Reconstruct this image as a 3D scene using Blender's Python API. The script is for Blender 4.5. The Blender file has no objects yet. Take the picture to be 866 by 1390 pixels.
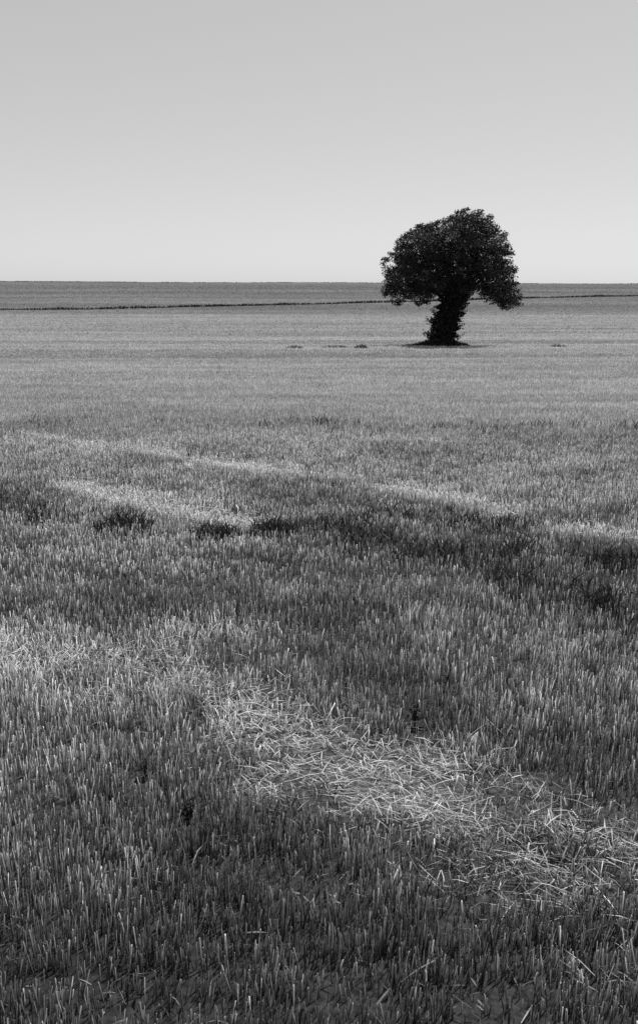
import bpy, math, random
import numpy as np
from mathutils import Vector
rng = np.random.default_rng(7)
random.seed(7)
scene = bpy.context.scene
C = scene.collection
PI = math.pi

# ------------------------------------------------------------------ helpers
_tabs = {}
def vnoise(x, y, seed=0):
    if seed not in _tabs:
        _tabs[seed] = np.random.default_rng(1000 + seed).random((256, 256))
    t = _tabs[seed]
    xi = np.floor(x).astype(int); yi = np.floor(y).astype(int)
    fx = x - xi; fy = y - yi
    fx = fx*fx*(3-2*fx); fy = fy*fy*(3-2*fy)
    a = t[xi % 256, yi % 256]; b = t[(xi+1) % 256, yi % 256]
    c = t[xi % 256, (yi+1) % 256]; d = t[(xi+1) % 256, (yi+1) % 256]
    return (a*(1-fx)+b*fx)*(1-fy) + (c*(1-fx)+d*fx)*fy
def fbm(x, y, seed=0):
    return .55*vnoise(x, y, seed)+.3*vnoise(x*2.1, y*2.1, seed+1)+.15*vnoise(x*4.3, y*4.3, seed+2)
def sstep(a, b, v):
    t = np.clip((v-a)/(b-a), 0, 1); return t*t*(3-2*t)

NODES = [(-60, 2.2, -.037), (0, 0, -.037), (65, -2.53, -.036), (110, -3.2, .0), (400, 1.75, .005), (470, 1.3, -.02), (1200, -22, -.04)]
def prof(y):
    y = np.asarray(y, float)
    out = np.zeros_like(y)
    for (y0, z0, m0), (y1, z1, m1) in zip(NODES[:-1], NODES[1:]):
        h = y1-y0; t = np.clip((y-y0)/h, 0, 1)
        v = (2*t**3-3*t**2+1)*z0+(t**3-2*t**2+t)*h*m0+(-2*t**3+3*t**2)*z1+(t**3-t**2)*h*m1
        out = np.where((y >= y0) & (y <= y1), v, out)
    return out
def ground_z(x, y):
    x = np.asarray(x, float); y = np.asarray(y, float)
    z = prof(y) - .0035*x*sstep(100, 400, y)
    z = z + .05*(fbm(x*.5+40, y*.5+40, 10)-.5)*sstep(0, 3, np.abs(y)+1)
    z = z + .5*(fbm(x*.02+50, y*.02+50, 14)-.5)*sstep(90, 220, y)
    # added swell in front hides the tree's outer shadow, dipping near the trunk
    z = z + .16*np.exp(-((y-57.5)/2.6)**2)*sstep(1.6, 3.4, np.abs(x-7.7))
    return z

EYE = 1.65; PITCH = math.radians(13.7); F = 1274.0
A_ = PI/2-PITCH
def ray(px, py):
    cx = (px-433)/F; cy = (695-py)/F
    return np.array([cx, cy*math.cos(A_)+math.sin(A_), cy*math.sin(A_)-math.cos(A_)])
def ground_at(px, py):
    d = ray(px, py); d = d/d[1]
    ys = np.concatenate([np.arange(1, 30, .02), np.arange(30, 460, .25)])
    zz = EYE+d[2]*ys
    g = ground_z(d[0]*ys, ys)
    k = np.argmax(zz <= g)
    if zz[k] > g[k]: k = len(ys)-1
    return np.array([d[0]*ys[k], ys[k]])
def poly(pts): return np.array([ground_at(*p) for p in pts])
def pdist(x, y, P):
    best = np.full(np.shape(x), 1e9)
    for a, b in zip(P[:-1], P[1:]):
        ab = b-a; L = ab@ab
        t = np.clip(((x-a[0])*ab[0]+(y-a[1])*ab[1])/L, 0, 1)
        best = np.minimum(best, np.hypot(x-a[0]-t*ab[0], y-a[1]-t*ab[1]))
    return best

def mesh_np(name, verts, faces, mat, tone=None, parent=None, smooth=False):
    me = bpy.data.meshes.new(name)
    n = len(verts); me.vertices.add(n)
    me.vertices.foreach_set('co', np.ascontiguousarray(verts, np.float32).ravel())
    fl = faces if isinstance(faces, list) else [faces]
    idx = np.concatenate([f.ravel() for f in fl]).astype(np.int32)
    cnt = np.concatenate([np.full(len(f), f.shape[1]) for f in fl]).astype(np.int32)
    me.loops.add(len(idx)); me.loops.foreach_set('vertex_index', idx)
    me.polygons.add(len(cnt))
    me.polygons.foreach_set('loop_start', np.concatenate([[0], np.cumsum(cnt)[:-1]]).astype(np.int32))
    if smooth: me.polygons.foreach_set('use_smooth', np.ones(len(cnt), bool))
    me.update(calc_edges=True)
    if tone is not None:
        at = me.attributes.new('tone', 'FLOAT', 'POINT')
        at.data.foreach_set('value', np.ascontiguousarray(tone, np.float32))
    me.materials.append(mat)
    o = bpy.data.objects.new(name, me); C.objects.link(o)
    if parent: o.parent = parent
    return o
def tag(o, label=None, cat=None, group=None, kind=None):
    for k, v in (('label', label), ('category', cat), ('group', group), ('kind', kind)):
        if v: o[k] = v
    return o
def empty(name, loc, label, cat, group=None):
    o = bpy.data.objects.new(name, None); C.objects.link(o)
    o.location = loc; o.empty_display_size = .1
    return tag(o, label, cat, group)

class Acc:
    def __init__(s): s.v = []; s.q = []; s.t3 = []; s.t = []; s.n = 0
    def add(s, v, tone, quads=None, tris=None):
        if quads is not None: s.q.append(quads+s.n)
        if tris is not None: s.t3.append(tris+s.n)
        s.v.append(v); s.t.append(tone); s.n += len(v)
    def build(s, name, mat, parent=None, smooth=False):
        f = []
        if s.q: f.append(np.concatenate(s.q))
        if s.t3: f.append(np.concatenate(s.t3))
        return mesh_np(name, np.concatenate(s.v), f, mat, np.concatenate(s.t), parent, smooth)
def prisms(acc, base, tip, w, tone):
    n = len(base); a0 = rng.uniform(0, 2*PI, n)
    V = np.zeros((n, 6, 3))
    for k in range(3):
        off = np.stack([np.cos(a0+k*2*PI/3), np.sin(a0+k*2*PI/3), np.zeros(n)], 1)*(w/2)[:, None]
        V[:, k] = base+off; V[:, 3+k] = tip+off
    V[:, 3:, 2] += rng.normal(0, .0025, (n, 3))
    i = np.arange(n)[:, None]*6
    q = np.concatenate([i+np.array([[k, (k+1) % 3, 3+(k+1) % 3, 3+k]]) for k in range(3)])
    T = np.repeat(tone, 6).reshape(-1, 6); T[:, :3] *= .4; T[:, 3:] *= 1.45  # shade painted into the stalk feet, top light into the bright tips
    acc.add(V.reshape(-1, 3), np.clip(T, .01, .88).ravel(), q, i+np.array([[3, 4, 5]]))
def blades(acc, base, mid, tip, w, tone, flat=False, blunt=.25):
    """tapering two-piece blade"""
    n = len(base); a0 = rng.uniform(0, PI, n)
    if flat:
        d = tip-base; off = np.stack([-d[:, 1], d[:, 0], rng.normal(0, .3, n)*np.hypot(d[:, 0], d[:, 1])], 1)
        off /= np.linalg.norm(off, axis=1)[:, None]+1e-9
    else:
        off = np.stack([np.cos(a0), np.sin(a0), np.zeros(n)], 1)
    off = off*(w/2)[:, None]
    V = np.stack([base-off*.7, base+off*.7, mid-off, mid+off, tip-off*blunt, tip+off*blunt], 1)
    i = np.arange(n)[:, None]*6
    q = np.concatenate([i+np.array([[0, 1, 3, 2]]), i+np.array([[2, 3, 5, 4]])])
    acc.add(V.reshape(-1, 3), np.repeat(tone, 6), q)
def leaves(acc, pos, size, tone, aspect=.6):
    n = len(pos)
    u = rng.normal(size=(n, 3)); u /= np.linalg.norm(u, axis=1)[:, None]
    r = rng.normal(size=(n, 3)); v = np.cross(u, r); v /= np.linalg.norm(v, axis=1)[:, None]
    nn = np.cross(u, v)
    s = size[:, None]
    V = np.stack([pos-u*s*.5, pos+v*s*.5*aspect+nn*s*.08, pos+u*s*.5, pos-v*s*.5*aspect+nn*s*.08], 1)
    i = np.arange(n)[:, None]*4
    acc.add(V.reshape(-1, 3), np.repeat(tone, 4), i+np.array([[0, 1, 2, 3]]))
def tube(acc, pts, rad, tone, sides=9, bump=.08):
    pts = np.array(pts, float); m = len(pts)
    t = np.linspace(0, m-1, (m-1)*5+1)
    P = np.stack([np.interp(t, range(m), pts[:, k]) for k in range(3)], 1)
    for _ in range(2):
        P[1:-1] = (P[:-2]+2*P[1:-1]+P[2:])/4
    R = np.interp(t, range(m), rad)
    V = []
    for k in range(len(P)):
        d = P[min(k+1, len(P)-1)]-P[max(k-1, 0)]; d /= np.linalg.norm(d)
        a = np.cross(d, [.3, 1, .1]); a /= np.linalg.norm(a); b = np.cross(d, a)
        for j in range(sides):
            th = 2*PI*j/sides
            rr = R[k]*(1+bump*math.sin(th*3+k*.4)+rng.normal(0, bump*.5))
            V.append(P[k]+rr*(a*math.cos(th)+b*math.sin(th)))
    q = []
    for k in range(len(P)-1):
        for j in range(sides):
            q.append([k*sides+j, k*sides+(j+1) % sides, (k+1)*sides+(j+1) % sides, (k+1)*sides+j])
    V.append(P[0]); V.append(P[-1]); n0 = len(V)-2
    tr = [[n0, (j+1) % sides, j] for j in range(sides)]
    l = (len(P)-1)*sides
    tr += [[n0+1, l+j, l+(j+1) % sides] for j in range(sides)]
    acc.add(np.array(V), np.full(len(V), tone), np.array(q), np.array(tr))

# ------------------------------------------------------------------ materials
def base_mat(name):
    m = bpy.data.materials.new(name); m.use_nodes = True
    nt = m.node_tree; nt.nodes.clear()
    return m, nt, nt.nodes.new('ShaderNodeOutputMaterial')
def tone_mat(name, rough=.7, transl=.25, scale=60, var=.35, gain=1.0):
    m, nt, out = base_mat(name)
    at = nt.nodes.new('ShaderNodeAttribute'); at.attribute_name = 'tone'
    tc = nt.nodes.new('ShaderNodeTexCoord')
    nz = nt.nodes.new('ShaderNodeTexNoise'); nz.inputs['Scale'].default_value = scale
    nt.links.new(tc.outputs['Object'], nz.inputs['Vector'])
    mr = nt.nodes.new('ShaderNodeMapRange')
    mr.inputs['From Min'].default_value = .3; mr.inputs['From Max'].default_value = .7
    mr.inputs['To Min'].default_value = (1-var)*gain; mr.inputs['To Max'].default_value = (1+var)*gain
    nt.links.new(nz.outputs['Fac'], mr.inputs['Value'])
    mu = nt.nodes.new('ShaderNodeMath'); mu.operation = 'MULTIPLY'
    nt.links.new(at.outputs['Fac'], mu.inputs[0]); nt.links.new(mr.outputs[0], mu.inputs[1])
    p = nt.nodes.new('ShaderNodeBsdfPrincipled'); p.inputs['Roughness'].default_value = rough
    p.inputs['Specular IOR Level'].default_value = .2
    nt.links.new(mu.outputs[0], p.inputs['Base Color'])
    if transl > 0:
        tr = nt.nodes.new('ShaderNodeBsdfTranslucent'); nt.links.new(mu.outputs[0], tr.inputs['Color'])
        mx = nt.nodes.new('ShaderNodeMixShader'); mx.inputs[0].default_value = transl
        nt.links.new(p.outputs[0], mx.inputs[1]); nt.links.new(tr.outputs[0], mx.inputs[2])
        nt.links.new(mx.outputs[0], out.inputs[0])
    else:
        nt.links.new(p.outputs[0], out.inputs[0])
    return m
M_straw = tone_mat('straw', .6, .3, 40, .3)
M_weed = tone_mat('weed_leaf', .6, .15, 40, .3)
M_leaf = tone_mat('tree_leaf', .65, .08, 3, .4)
M_bark = tone_mat('bark', .9, 0, 14, .5)

def ground_mat():
    m, nt, out = base_mat('stubble_soil')
    at = nt.nodes.new('ShaderNodeAttribute'); at.attribute_name = 'tone'
    tc = nt.nodes.new('ShaderNodeTexCoord')
    def noise(scale, sx, sy, lo, hi, detail=4):
        mp = nt.nodes.new('ShaderNodeMapping'); mp.inputs['Scale'].default_value = (sx, sy, 1)
        mp.inputs['Rotation'].default_value = (0, 0, math.radians(3))
        nt.links.new(tc.outputs['Object'], mp.inputs['Vector'])
        n = nt.nodes.new('ShaderNodeTexNoise'); n.inputs['Scale'].default_value = scale; n.inputs['Detail'].default_value = detail
        nt.links.new(mp.outputs[0], n.inputs['Vector'])
        r = nt.nodes.new('ShaderNodeMapRange'); r.inputs['From Min'].default_value = .3; r.inputs['From Max'].default_value = .7
        r.inputs['To Min'].default_value = lo; r.inputs['To Max'].default_value = hi
        nt.links.new(n.outputs['Fac'], r.inputs['Value']); return r.outputs[0], n
    a, n1 = noise(45, 1, 1, .45, 1.55)
    b, _ = noise(1.6, .35, 1, .7, 1.3)
    c, _ = noise(.25, .12, 1, .78, 1.22)
    cur = at.outputs['Fac']
    for s in (a, b, c):
        mu = nt.nodes.new('ShaderNodeMath'); mu.operation = 'MULTIPLY'
        nt.links.new(cur, mu.inputs[0]); nt.links.new(s, mu.inputs[1]); cur = mu.outputs[0]
    p = nt.nodes.new('ShaderNodeBsdfPrincipled'); p.inputs['Roughness'].default_value = .95
    p.inputs['Specular IOR Level'].default_value = .05
    nt.links.new(cur, p.inputs['Base Color'])
    bp = nt.nodes.new('ShaderNodeBump'); bp.inputs['Strength'].default_value = .6; bp.inputs['Distance'].default_value = .03
    nt.links.new(n1.outputs['Fac'], bp.inputs['Height']); nt.links.new(bp.outputs[0], p.inputs['Normal'])
    nt.links.new(p.outputs[0], out.inputs[0])
    return m
M_ground = ground_mat()

# ------------------------------------------------------------------ field layout (wheel tracks, weedy bands) in metres on the ground
SWF = poly([(390, 1015), (440, 1035), (500, 1058), (570, 1088), (660, 1122), (760, 1158)])      # flattened straw
SWR = poly([(620, 1150), (760, 1185), (900, 1235), (1100, 1300)])                                 # thin scatter to the right
SWU = poly([(-200, 855), (-60, 885), (40, 905), (150, 925), (240, 950), (330, 985), (420, 1015), (500, 1045)]) # standing pale stubble
SWV = poly([(150, 865), (300, 872)])
SWW = poly([(190, 905), (250, 925), (320, 960)])
SWX = poly([(-40, 880), (30, 892), (75, 905)])
SW2 = [(poly([(40, 590), (90, 600), (140, 607)]), .13, .9), (poly([(215, 616), (270, 627), (330, 635), (385, 642)]), .17, 1.7),
       (poly([(420, 648), (520, 660)]), .11, .5), (poly([(535, 664), (610, 678), (690, 698)]), .19, 1.7)]
SW3 = poly([(105, 662), (160, 676), (240, 696), (325, 714)])
SW4 = poly([(780, 722), (830, 730), (940, 745)])
DK1 = poly([(340, 712), (470, 722), (560, 748), (660, 780), (760, 808), (866, 842), (1000, 886)])
DK8 = poly([(600, 756), (740, 792), (900, 824)])
DK2 = poly([(230, 574), (420, 578), (640, 580), (900, 584)])
DK3 = poly([(440, 700), (560, 708), (680, 720)])
DK7 = poly([(790, 756), (890, 774)])
DK4 = poly([(-80, 676), (30, 684), (90, 704)])
DK5 = poly([(140, 708), (190, 718)])
DK6 = poly([(275, 726), (320, 732)])
def band(x, y, P, w, wob): return np.exp(-((pdist(x, y, P)+wob)/w)**2)
def fields(x, y):
    """flat: laid straw on the ground, pale: bright straw, dark: weedy"""
    wob = (fbm(x*1.3+9, y*1.3+9, 30)-.5); wf = vnoise(x*4+7, y*4, 31)-.5
    brk = sstep(.28, .6, fbm(x*2.2+1, y*2.2, 42))
    flat = band(x, y, SWF, .20, wob*.35+wf*.22)*(.3+.7*brk)
    flat = np.maximum(flat, .45*band(x, y, SWR, .24, wob*.3)*brk)
    cl = sstep(.36, .54, fbm(x*3.0+4, y*2.2, 46))
    up = band(x, y, SWU, .25, wob*.4+wf*.28)*(.5+.6*cl)
    up = np.maximum(up, .5*band(x, y, SWV, .22, wob*.6+wf*.2)*cl)
    up = np.maximum(up, 1.2*band(x, y, SWW, .25, wf*.2)*(.6+.5*cl))
    up = np.maximum(up, 1.15*band(x, y, SWX, .25, wf*.2)*(.6+.5*cl))
    s2 = np.zeros_like(np.asarray(x, float))
    for P, w, a in SW2: s2 = np.maximum(s2, a*band(x, y, P, w, np.abs(wob)*.2+wf*.06))
    s2 = s2*(.7+.4*brk)
    s3 = 1.8*band(x, y, SW3, .18, wob*.22+wf*.06)*(.65+.45*brk)
    s4 = 1.3*band(x, y, SW4, .17, wob*.4)*(.4+.7*brk)
    br = sstep(.40, .56, fbm(x*2.4+3, y*3.0, 36))
    d1 = np.maximum(band(x, y, DK1, .42, wob*.7), .95*band(x, y, DK8, .5, wob*.6))*(.25+.95*br)
    d3 = np.maximum(.8*band(x, y, DK3, .32, wob*.6), .6*band(x, y, DK7, .25, wob*.4))*(.0+1.0*br)
    d2 = band(x, y, DK2, .4, wob*.8)*.3*sstep(.3, .6, fbm(x*.5, y*.5, 39))
    d4 = np.maximum(np.maximum(.4*band(x, y, DK4, .5, wob), .7*band(x, y, DK5, .3, wob*.4)), .6*band(x, y, DK6, .25, wob*.4))*(.3+.7*br)
    trk = np.clip(s2+s3+s4, 0, 1.8)
    pale = np.clip(np.maximum(flat, up)+trk, 0, 1.8)
    dark = np.clip(np.maximum.reduce([d1, d2, d3, d4])*(1-.95*np.clip(trk, 0, 1)), 0, 1)
    flat = np.clip(flat+.12*trk+.28*up, 0, 1)
    return flat, pale, dark
def rowstripe(x, y):
    th = math.radians(1.0)
    u = x*math.cos(th)+y*math.sin(th); v = -x*math.sin(th)+y*math.cos(th)
    a = .2*vnoise(u*.05, v*.6, 50)+.8*(.25+.5*vnoise(u*.15, v*2.3, 51))
    b = .4*vnoise(u*.012, v*.2, 52)+.6*vnoise(u*.03, v*.5, 53)
    c = .5*vnoise(u*.004, v*.05, 54)+.5*vnoise(u*.01, v*.12, 55)
    k1 = sstep(22, 55, y); k2 = sstep(80, 150, y)
    return (a*(1-k1)+b*k1)*(1-k2)+c*k2

# ------------------------------------------------------------------ ground
ys = [-12.0]
while ys[-1] < 1150:
    y = ys[-1]; ys.append(y+max(.09, .018*abs(y)) if y > -1 else y+.5)
ys = np.array(ys); nx = 181
tt = np.linspace(-1, 1, nx); tt = np.sign(tt)*np.abs(tt)**1.25
hw = 7+.95*np.maximum(ys, 0)
GX = tt[None, :]*hw[:, None]; GY = np.repeat(ys[:, None], nx, 1)
GZ = ground_z(GX, GY)
s1, pale, dark = fields(GX, GY)
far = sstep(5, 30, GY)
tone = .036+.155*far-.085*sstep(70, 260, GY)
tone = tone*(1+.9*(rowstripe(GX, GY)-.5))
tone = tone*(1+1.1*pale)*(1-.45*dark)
ny = len(ys)
ii = (np.arange(ny-1)[:, None]*nx+np.arange(nx-1)[None, :]).ravel()
gf = np.stack([ii, ii+1, ii+nx+1, ii+nx], 1)
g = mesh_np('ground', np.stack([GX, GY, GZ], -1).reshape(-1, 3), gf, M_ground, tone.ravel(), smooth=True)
tag(g, 'wide harvested field of pale straw and dark soil rolling up to the horizon', 'field', kind='structure')

# ------------------------------------------------------------------ stubble
WEEDS = [
 (562, 988, .14, 10, .06, 'dark leafy weed standing above the straw just right of the middle foreground'),
 (196, 1058, .09, 7, .045, 'small dark weed low in the stubble in the left foreground'),
 (258, 1114, .09, 7, .05, 'low spreading dark weed left of centre near the bottom, nearest of the weeds'),
 (608, 938, .10, 6, .05, 'tiny dark weed farther back and right of the tallest foreground weed')]
WP = np.array([ground_at(w[0], w[1]) for w in WEEDS])
def scatter(y0, y1, dens, k=.46, pad=.9):
    n = int(dens*((y1**2-y0**2)*k+(y1-y0)*pad*2))
    y = np.sqrt(rng.uniform(max(y0, 0)**2, y1**2, n)) if y0 > 2 else rng.uniform(y0, y1, n)
    if y0 > 5: y = y*np.exp(rng.normal(0, .07, n))
    x = rng.uniform(-1, 1, n)*(k*y+pad)
    return x, y
def rows(x, y, sp, jit, th=math.radians(5)):
    u = x*math.cos(th)+y*math.sin(th); v = -x*math.sin(th)+y*math.cos(th)
    v = np.round(v/sp)*sp+rng.normal(0, jit, len(v))
    return u*math.cos(th)-v*math.sin(th), u*math.sin(th)+v*math.cos(th)
near = Acc()
def stubble(y0, y1, dens, w0, h0, mode, row=None):
    x, y = scatter(y0, y1, dens)
    if row: x, y = rows(x, y, *row)
    s1, pale, dark = fields(x, y)
    keep = rng.random(len(x)) > np.clip(.85*s1+.15*dark, 0, .88)
    patch = fbm(x*1.7+20, y*1.7, 60)
    clus = vnoise(x*8, y*8, 61)
    keep &= rng.random(len(x)) < (-.15+1.0*patch+1.0*clus+.5*np.clip(pale, 0, 1))
    if y0 < 6:
        for q in WP: keep &= np.hypot(x-q[0], (y-q[1]+.06)*.55) > .05
    x, y, s1, pale, dark, patch, clus = [a[keep] for a in (x, y, s1, pale, dark, patch, clus)]
    n = len(x); z = ground_z(x, y)
    h = h0*rng.uniform(.4, 1.2, n)*(.45+.5*patch+.6*clus)*(1-.5*s1)*(1+.4*np.clip(pale-s1, 0, 1)*(y < 6))
    lean = .12+.6*s1+.2*np.clip(pale, 0, 1)
    dx = rng.normal(0, 1, n)*lean*h+.04*h; dy = rng.normal(0, 1, n)*lean*h
    base = np.stack([x, y, z-.01], 1)
    hz = np.sqrt(np.maximum(h*h-dx*dx-dy*dy, (.35*h)**2))
    tip = np.stack([x+dx, y+dy, z+hz], 1)
    A = .15+.065*sstep(1.8, 3.5, y)+.115*sstep(4, 10, y)+.21*sstep(9.5, 18, y)-.14*sstep(50, 150, y)-.18*sstep(150, 280, y)  # straw toned down nearest the camera, standing in for lens edge darkening
    big = sstep(.28, .66, fbm(x*.7, y*1.0, 64))
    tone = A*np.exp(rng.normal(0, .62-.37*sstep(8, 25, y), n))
    nf = sstep(9, 20, y)
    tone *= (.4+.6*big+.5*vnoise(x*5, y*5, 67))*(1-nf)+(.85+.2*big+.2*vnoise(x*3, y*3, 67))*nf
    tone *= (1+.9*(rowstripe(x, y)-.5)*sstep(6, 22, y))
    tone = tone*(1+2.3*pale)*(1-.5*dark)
    tone = np.clip(tone, .03, .8)
    w = w0*np.clip(np.exp(rng.normal(-.05, .32, n)), .5, 2)
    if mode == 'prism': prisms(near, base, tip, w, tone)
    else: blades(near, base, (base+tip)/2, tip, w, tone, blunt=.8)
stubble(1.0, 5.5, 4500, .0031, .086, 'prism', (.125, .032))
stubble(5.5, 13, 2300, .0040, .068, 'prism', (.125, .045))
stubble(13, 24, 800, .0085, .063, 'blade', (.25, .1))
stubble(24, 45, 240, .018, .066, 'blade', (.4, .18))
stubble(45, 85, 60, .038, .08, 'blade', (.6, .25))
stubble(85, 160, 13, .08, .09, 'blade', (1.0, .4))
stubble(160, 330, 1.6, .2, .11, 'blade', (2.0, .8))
so = near.build('stubble', M_straw)
tag(so, 'short upright cut straw stubble covering the whole field', 'stubble', kind='stuff')

# withered leaf strips and loose straw
ac = Acc()
def litter(y0, y1, dens, w0, l0, swath_only, up=.02):
    x, y = scatter(y0, y1, dens)
    s1, pale, dark = fields(x, y)
    p = np.clip(s1+.3*pale, 0, 1) if swath_only else .25+.3*fbm(x, y, 70)
    k = rng.random(len(x)) < p*(.1+1.3*vnoise(x*5, y*5, 72))
    x, y, s1, pale, dark = [a[k] for a in (x, y, s1, pale, dark)]
    n = len(x); z = ground_z(x, y)
    L = l0*rng.uniform(.25, 1.4, n); a = rng.normal(-.5, .9, n)+PI*(rng.random(n) > .5)
    hh = np.abs(rng.normal(0, up, n))*(1+.8*np.clip(pale-s1, 0, 1))+.006; el = rng.normal(0, .2, n)*L
    d = np.stack([np.cos(a)*L/2, np.sin(a)*L/2, el/2], 1)
    c = np.stack([x, y, z+hh+np.abs(el)/2], 1)
    mid = c+rng.normal(0, .03, (n, 3))*L[:, None]; mid[:, 2] = c[:, 2]+np.abs(rng.normal(0, .05, n))*L
    if swath_only: tone = np.clip(.25*np.exp(rng.normal(0, .6, n))*(1+.75*np.maximum(s1, .9*np.clip(pale, 0, 1))), .04, .74)
    else: tone = np.clip(.15*np.exp(rng.normal(0, .4, n)), .04, .30)
    blades(ac, c-d, mid, c+d, w0*rng.uniform(.5, 1.5, n), tone, flat=True)
litter(1.0, 6, 4000, .0026, .075, True, .022)
litter(1.0, 6, 450, .0032, .05, False, .02)
litter(6, 14, 900, .006, .09, True, .03)
litter(6, 14, 90, .005, .06, False, .03)
tag(ac.build('loose_straw', M_straw), 'pale broken straw lying flat in the wheel tracks and among the stubble', 'straw', kind='stuff')

# dark weedy regrowth in the tracks
aw = Acc()
def regrowth(y0, y1, dens, w0, h0):
    x, y = scatter(y0, y1, dens)
    s1, pale, dark = fields(x, y)
    near_ = .08*sstep(.55, .75, fbm(x*.9+60, y*.9, 80))
    cl = sstep(.3, .7, vnoise(x*4.5, y*4.5, 82))
    k = rng.random(len(x)) < np.clip(sstep(.15, .5, dark)*(.08+1.1*cl)+near_, 0, 1)
    x, y, cl = x[k], y[k], cl[k]; n = len(x); z = ground_z(x, y)
    h = h0*rng.uniform(.4, 1.3, n)*(.55+.7*cl); a = rng.uniform(0, 2*PI, n); l = h*rng.uniform(.2, .9, n)
    b = np.stack([x, y, z-.005], 1)
    m = b+np.stack([np.cos(a)*l*.4, np.sin(a)*l*.4, h*.7], 1)
    t = b+np.stack([np.cos(a)*l, np.sin(a)*l, h], 1)
    blades(aw, b, m, t, w0*rng.uniform(.6, 1.5, n), np.clip(.04*np.exp(rng.normal(0, .55, n)), .012, .2))
regrowth(1.2, 5, 450, .007, .065)
regrowth(5, 16, 750, .010, .10)
tag(aw.build('weeds', M_weed), 'dark low weeds growing in broken bands along the wheel tracks', 'weeds', kind='stuff')

# ------------------------------------------------------------------ the lone tree
TX, TY = 8.25, 65.0
TZ = float(ground_z(TX, TY))
SX, SZ = .0503, .0481
tree = empty('lone_tree', (TX, TY, TZ), 'lone dark broad crowned tree with leaning ivy covered trunk standing in the stubble field', 'tree')
def L(px, py, y=0): return np.array([(px-597)*SX, y, (470-py)*SZ])
OUT = np.array([(525, 413), (516, 394), (521, 378), (515, 362), (519, 347), (531, 338), (534, 324), (542, 313), (555, 308), (565, 302), (573, 297), (582, 299), (590, 299), (598, 292), (607, 287), (618, 284), (632, 282), (646, 285), (658, 293), (667, 304), (676, 311), (680, 325), (688, 336), (689, 352), (695, 364), (697, 382), (703, 396), (702, 416), (686, 422), (672, 416), (660, 409), (650, 402), (641, 395), (633, 399), (626, 406), (612, 406), (603, 402), (592, 402), (584, 408), (570, 417), (560, 408), (550, 404), (542, 417), (532, 417)], float)
OUT = np.stack([(OUT[:, 0]-597)*SX, (470-OUT[:, 1])*SZ], 1)
def inside(x, z):
    r = np.zeros(len(x), bool); P = OUT
    for (x0, z0), (x1, z1) in zip(P, np.roll(P, -1, 0)):
        c = ((z0 > z) != (z1 > z))
        r ^= c & (x < (x1-x0)*(z-z0)/(z1-z0+1e-12)+x0)
    return r
closed = np.vstack([OUT, OUT[:1]])
trng = np.random.default_rng(21)
cx = trng.uniform(-4.4, 5.6, 18000); cz = trng.uniform(2, 9.2, 18000)
k = inside(cx, cz); cx, cz = cx[k], cz[k]
e = pdist(cx, cz, closed)
hole = vnoise(cx*1.5+3, cz*1.5+3, 88); rag = vnoise(cx*2.8+11, cz*2.8+5, 91)
k = (e > .10) & ~((hole < .23) & (e < 1.4) & (cz < 6.0)) & ~((rag < .40) & (e < .38)); cx, cz, e = cx[k], cz[k], e[k]
hd = 3.6*np.sqrt(1-(1-np.clip(e/2.6, 0, 1))**2)
cy = hd*np.sign(trng.uniform(-1, 1, len(cx)))*trng.random(len(cx))**.5
P3 = np.stack([cx, cy, cz], 1); sel = []; arr = np.zeros((0, 3))
for q in range(len(cx)):
    if len(arr) == 0 or np.min(np.sum((arr-P3[q])**2, 1)) > .44**2:
        sel.append((P3[q], e[q])); arr = np.vstack([arr, P3[q]])
    if len(sel) >= 1000: break
al = Acc()
for p, ee in sel:
    r = min(.24+.30*rng.random(), .13+ee*.5); n = int(120*(r/.5)**2)+18
    d = rng.normal(size=(n, 3)); d /= np.linalg.norm(d, axis=1)[:, None]
    pos = p+d*(r*rng.random(n)**.55)[:, None]*np.array([1.25, 1.2, .8])
    pos[:, 0] -= .05
    ct = .0145*math.exp(rng.normal(0, .75))*(1+.7*(p[2] > 6.3))  # upper clumps lightened: highlights on the crown top put into leaf tone
    leaves(al, pos, rng.uniform(.07, .17, n), np.clip(ct*np.exp(rng.normal(0, .4, n)), .004, .1))
al.build('crown', M_leaf, tree)
at = Acc(); tube(at, [L(596, 476), L(598, 462), L(604, 440), L(613, 415), L(620, 388), L(624, 350), L(622, 312)], [.58, .42, .32, .28, .24, .17, .06], .025, 12)
at.build('trunk', M_bark, tree, True)
for pts, rad in [
    ([L(613, 412), L(598, 390, -.3), L(565, 362, -.6), L(540, 350, -.8)], [.18, .15, .10, .04]),
    ([L(610, 414), L(592, 396, .6), L(560, 384, 1.0), L(534, 386, 1.2)], [.14, .11, .07, .03]),
    ([L(618, 400), L(640, 374, .3), L(668, 370, .5), L(688, 386, .6)], [.18, .15, .10, .04]),
    ([L(620, 392), L(640, 362, -.6), L(660, 332, -1.2)], [.18, .13, .04]),
    ([L(618, 396), L(606, 360, .9), L(588, 322, 1.5)], [.18, .12, .04]),
    ([L(616, 402), L(618, 372, -1.5), L(622, 352, -2.7)], [.18, .12, .04]),
    ([L(616, 402), L(622, 370, 1.6), L(628, 350, 2.8)], [.18, .12, .04])]:
    ab = Acc(); tube(ab, pts, rad, .025, 8); ab.build('limb', M_bark, tree, True)
ai = Acc()
prof_iv = [(472, 570, 625), (466, 573, 624), (458, 579, 620), (450, 582, 620), (440, 582, 622), (430, 586, 625), (420, 590, 627), (410, 594, 631), (400, 597, 637), (385, 594, 646)]
n = 12000
py = rng.uniform(385, 471, n)
pl = np.array(prof_iv, float)[::-1]
lo = np.interp(py, pl[:, 0], pl[:, 1]); hi = np.interp(py, pl[:, 0], pl[:, 2])
c = (lo+hi)/2; r = (hi-lo)/2*SX
th = rng.uniform(0, 2*PI, n)
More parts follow.
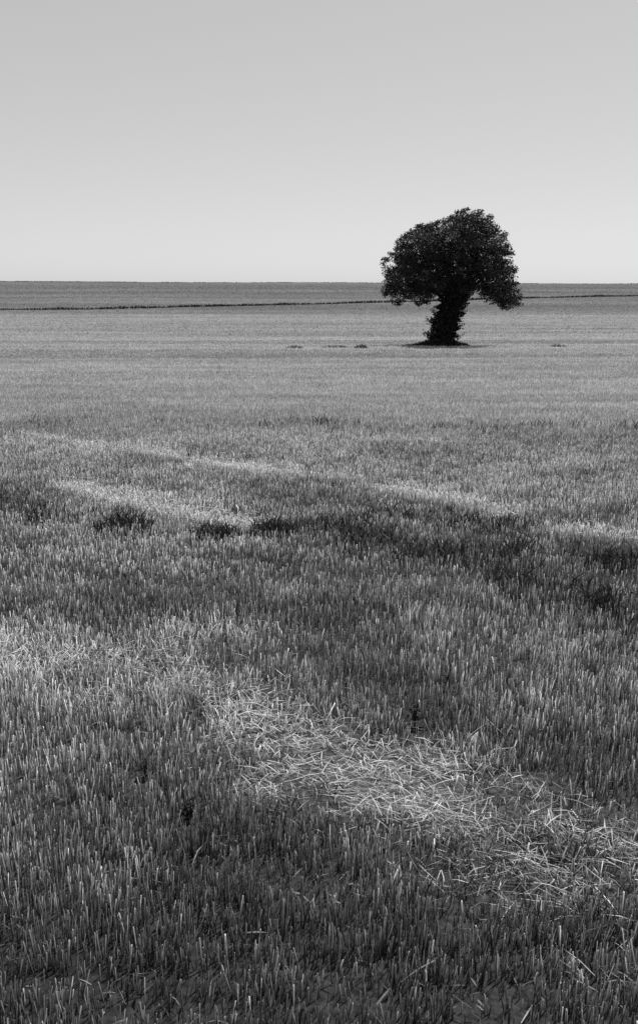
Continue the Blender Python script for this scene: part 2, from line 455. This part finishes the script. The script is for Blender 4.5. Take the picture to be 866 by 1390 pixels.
rr = r*(.4+.6*rng.random(n))*(.62+.75*vnoise(th*1.6+5, py*.2, 90))
pos = np.stack([(c-597)*SX+rr*np.cos(th), rr*np.sin(th), (470-py)*SZ], 1)
pos[:, 2] = np.maximum(pos[:, 2], .02)
leaves(ai, pos, rng.uniform(.08, .18, n), np.clip(.016*np.exp(rng.normal(0, .5, n)), .005, .07), .8)
for (a, b) in [((618, 458), (630, 452)), ((618, 446), (629, 438)), ((588, 440), (578, 432)), ((622, 425), (634, 418)), ((592, 425), (583, 418)), ((582, 456), (574, 450))]:
    p0, p1 = L(*a), L(*b); n = 60; t = rng.random(n)[:, None]
    leaves(ai, p0+(p1-p0)*t+rng.normal(0, .09, (n, 3)), rng.uniform(.08, .15, n), np.full(n, .02))
ai.build('ivy', M_leaf, tree)

# rank grass round the foot of the tree
ag = Acc()
def tuft(acc, x0, y0, rx, ry, n, h, w, tone, lean=.5, origin=(0, 0, 0)):
    a = rng.uniform(0, 2*PI, n); r = np.sqrt(rng.random(n))
    x = x0+rx*r*np.cos(a); y = y0+ry*r*np.sin(a); z = ground_z(x, y)
    hh = h*rng.uniform(.3, 1.1, n)*(1-.6*r**2); b = rng.uniform(0, 2*PI, n); l = hh*lean*rng.random(n)
    B = np.stack([x, y, z-.01], 1)-np.array(origin)
    Mi = B+np.stack([np.cos(b)*l*.35, np.sin(b)*l*.35, hh*.6], 1); T = B+np.stack([np.cos(b)*l, np.sin(b)*l, hh], 1)
    blades(acc, B, Mi, T, w*rng.uniform(.6, 1.4, n), np.clip(tone*np.exp(rng.normal(0, .4, n)), .008, .5))
tuft(ag, TX+.05, TY-.1, 1.9, 1.6, 1500, .5, .035, .026)
tuft(ag, TX-1.1, TY-.2, 1.6, 1.2, 800, .26, .03, .028)
tuft(ag, TX+.9, TY-.2, 1.2, 1.0, 600, .30, .03, .03)
tag(ag.build('rank_grass', M_weed), 'dark rank grass around the foot of the lone tree', 'grass', kind='stuff')

for px, py_, h, wd, tn, lab in [
    (400, 473, .19, .5, .19, 'farthest left of the dark grass tufts standing level with the tree'),
    (455, 472, .20, .75, .18, 'wide dark grass tuft in the stubble midway left of the tree'),
    (490, 473, .27, .4, .13, 'dark grass tuft closest to the left side of the tree'),
    (757, 471, .20, .5, .20, 'faint grass tuft standing alone to the right of the tree')]:
    p = ground_at(px, py_); z = float(ground_z(*p))
    t = empty('grass_tuft', (p[0], p[1], z), lab, 'grass tuft', 'grass tufts level with the tree')
    a = Acc(); tuft(a, p[0], p[1], wd, .3, 420, h, .025, tn, .8, (p[0], p[1], z)); a.build('blades', M_weed, t)

# ------------------------------------------------------------------ far boundary strip and crest
HB = poly([(-330, 428), (-150, 425), (0, 421), (140, 420), (330, 415.5), (500, 411.5), (700, 405.5), (866, 402), (1050, 399), (1250, 397)])
def strip(P, n, wid, h, w, tone, lat0=0):
    seg = np.linalg.norm(np.diff(P, axis=0), axis=1); cum = np.concatenate([[0], np.cumsum(seg)])
    t = rng.uniform(0, cum[-1], n)
    x = np.interp(t, cum, P[:, 0]); y = np.interp(t, cum, P[:, 1])+lat0+rng.normal(0, wid, n)+.8*(vnoise(t*.08, t*0, 95)-.5)
    z = ground_z(x, y)
    hm = .35+1.1*fbm(t*.22, t*0+3, 96)
    hh = h*hm*rng.uniform(.4, 1.1, n); b = rng.uniform(0, 2*PI, n)
    B = np.stack([x, y, z-.03], 1); T = B+np.stack([np.cos(b)*hh*.4, np.sin(b)*hh*.4, hh+.03], 1)
    return B, (B+T)/2, T, w*rng.uniform(.6, 1.5, n), np.clip(tone*np.exp(rng.normal(0, .4, n)), .01, .5)
ah = Acc()
blades(ah, *strip(HB, 8000, .5, .45, .14, .03))
blades(ah, *strip(HB, 5000, .8, .3, .16, .34, 5.5))
tag(ah.build('field_margin', M_weed), 'thin dark rough grass margin crossing the far field below the horizon', 'field margin', kind='stuff')
CR = np.array([(-190., 397.), (-60., 397.), (60., 397.), (190., 397.)])
acr = Acc(); blades(acr, *strip(CR, 7000, 4, .28, .25, .09))
tag(acr.build('crest_grass', M_weed), 'fringe of dark grass along the horizon crest of the field', 'grass', kind='stuff')

# ------------------------------------------------------------------ single weeds in the near stubble
def weed(px, py_, h, nl, spread, lab):
    p = ground_at(px, py_); z = float(ground_z(*p))
    t = empty('weed_plant', (p[0], p[1], z), lab, 'weed', 'single weeds in the near stubble')
    a_s = Acc(); a_l = Acc()
    ns = 3
    for s in range(ns):
        a = rng.uniform(0, 2*PI); l = spread*.45*rng.random()
        hh = h*rng.uniform(.6, 1)
        tip = np.array([math.cos(a)*l, math.sin(a)*l, hh])
        tube(a_s, [(0, 0, -.01), tip*.5+np.array([.004, 0, 0]), tip], [.0028, .0022, .0012], .03, 5)
        m = nl
        f = np.linspace(.2, 1, m)
        bs = tip[None]*f[:, None]; an = np.arange(m)*2.4+a
        ln = spread*(1.0-.45*f)*rng.uniform(.6, 1.1, m)
        out = np.stack([np.cos(an), np.sin(an), np.zeros(m)], 1)
        mid = bs+out*(ln*.5)[:, None]+np.array([0, 0, 1])*(ln*.3)[:, None]
        tp = bs+out*ln[:, None]+np.array([0, 0, 1])*(ln*.1)[:, None]
        blades(a_l, bs, mid, tp, ln*.4, np.clip(.018*np.exp(rng.normal(0, .3, m)), .01, .05), flat=True)
    a_s.build('stem', M_weed, t); a_l.build('foliage', M_weed, t)
for w_ in WEEDS: weed(*w_)
def bush(px, py_, h, rx, lab):
    p = ground_at(px, py_); z = float(ground_z(*p))
    t = empty('weed_clump', (p[0], p[1], z), lab, 'weed clump', 'dark weed clumps in the weedy band')
    a = Acc(); tuft(a, p[0], p[1], rx, rx*.8, 320, h, .009, .04, .8, (p[0], p[1], z)); a.build('blades', M_weed, t)
bush(172, 722, .23, .26, 'tall dark weed clump at the left end of the weedy band')
bush(292, 730, .17, .22, 'dark weed clump just below the pale streak, left of centre')
bush(368, 726, .17, .20, 'narrow dark weed clump in the middle of the weedy band')
bush(640, 716, .15, .3, 'broad low dark weed clump on the right, under the tree')
bush(830, 768, .15, .26, 'dark weed clump near the right edge of the field')

# ------------------------------------------------------------------ light, sky, camera
AZ = (.6, .8)
sd = Vector((AZ[0], AZ[1], math.tan(math.radians(60)))).normalized()
sun = bpy.data.lights.new('sun', 'SUN'); sun.energy = 5.0; sun.angle = math.radians(.5); sun.color = (1, 1, 1)
sob = bpy.data.objects.new('sun', sun); C.objects.link(sob)
sob.rotation_euler = sd.to_track_quat('Z', 'Y').to_euler(); sob.location = (20, 40, 60)
w = bpy.data.worlds.new('World'); scene.world = w; w.use_nodes = True
nt = w.node_tree; nt.nodes.clear()
sky = nt.nodes.new('ShaderNodeTexSky'); sky.sky_type = 'NISHITA'; sky.sun_disc = False
sky.sun_elevation = math.radians(60); sky.sun_rotation = math.atan2(*AZ)
sky.dust_density = .6; sky.air_density = 1.0
sp = nt.nodes.new('ShaderNodeSeparateColor')
bg = nt.nodes.new('ShaderNodeBackground'); bg.inputs[1].default_value = .10
wo = nt.nodes.new('ShaderNodeOutputWorld')
mr = nt.nodes.new('ShaderNodeMath'); mr.operation = 'MULTIPLY'; mr.inputs[1].default_value = .75
mg = nt.nodes.new('ShaderNodeMath'); mg.operation = 'MULTIPLY_ADD'; mg.inputs[1].default_value = .25
nt.links.new(sky.outputs[0], sp.inputs[0]); nt.links.new(sp.outputs[0], mr.inputs[0])
nt.links.new(sp.outputs[1], mg.inputs[0]); nt.links.new(mr.outputs[0], mg.inputs[2])
pw = nt.nodes.new('ShaderNodeMath'); pw.operation = 'POWER'; pw.inputs[1].default_value = .40
sc = nt.nodes.new('ShaderNodeMath'); sc.operation = 'MULTIPLY'; sc.inputs[1].default_value = 3.4
nt.links.new(mg.outputs[0], pw.inputs[0]); nt.links.new(pw.outputs[0], sc.inputs[0])
nt.links.new(sc.outputs[0], bg.inputs[0]); nt.links.new(bg.outputs[0], wo.inputs[0])
cam = bpy.data.cameras.new('camera'); co = bpy.data.objects.new('camera', cam); C.objects.link(co)
co.location = (0, 0, EYE); co.rotation_euler = (A_, 0, 0)
cam.sensor_fit = 'VERTICAL'; cam.sensor_height = 36; cam.sensor_width = 24; cam.lens = 33.0
cam.clip_start = .05; cam.clip_end = 3000
scene.camera = co
scene.view_settings.view_transform = 'Standard'; scene.view_settings.look = 'None'; scene.view_settings.exposure = 0
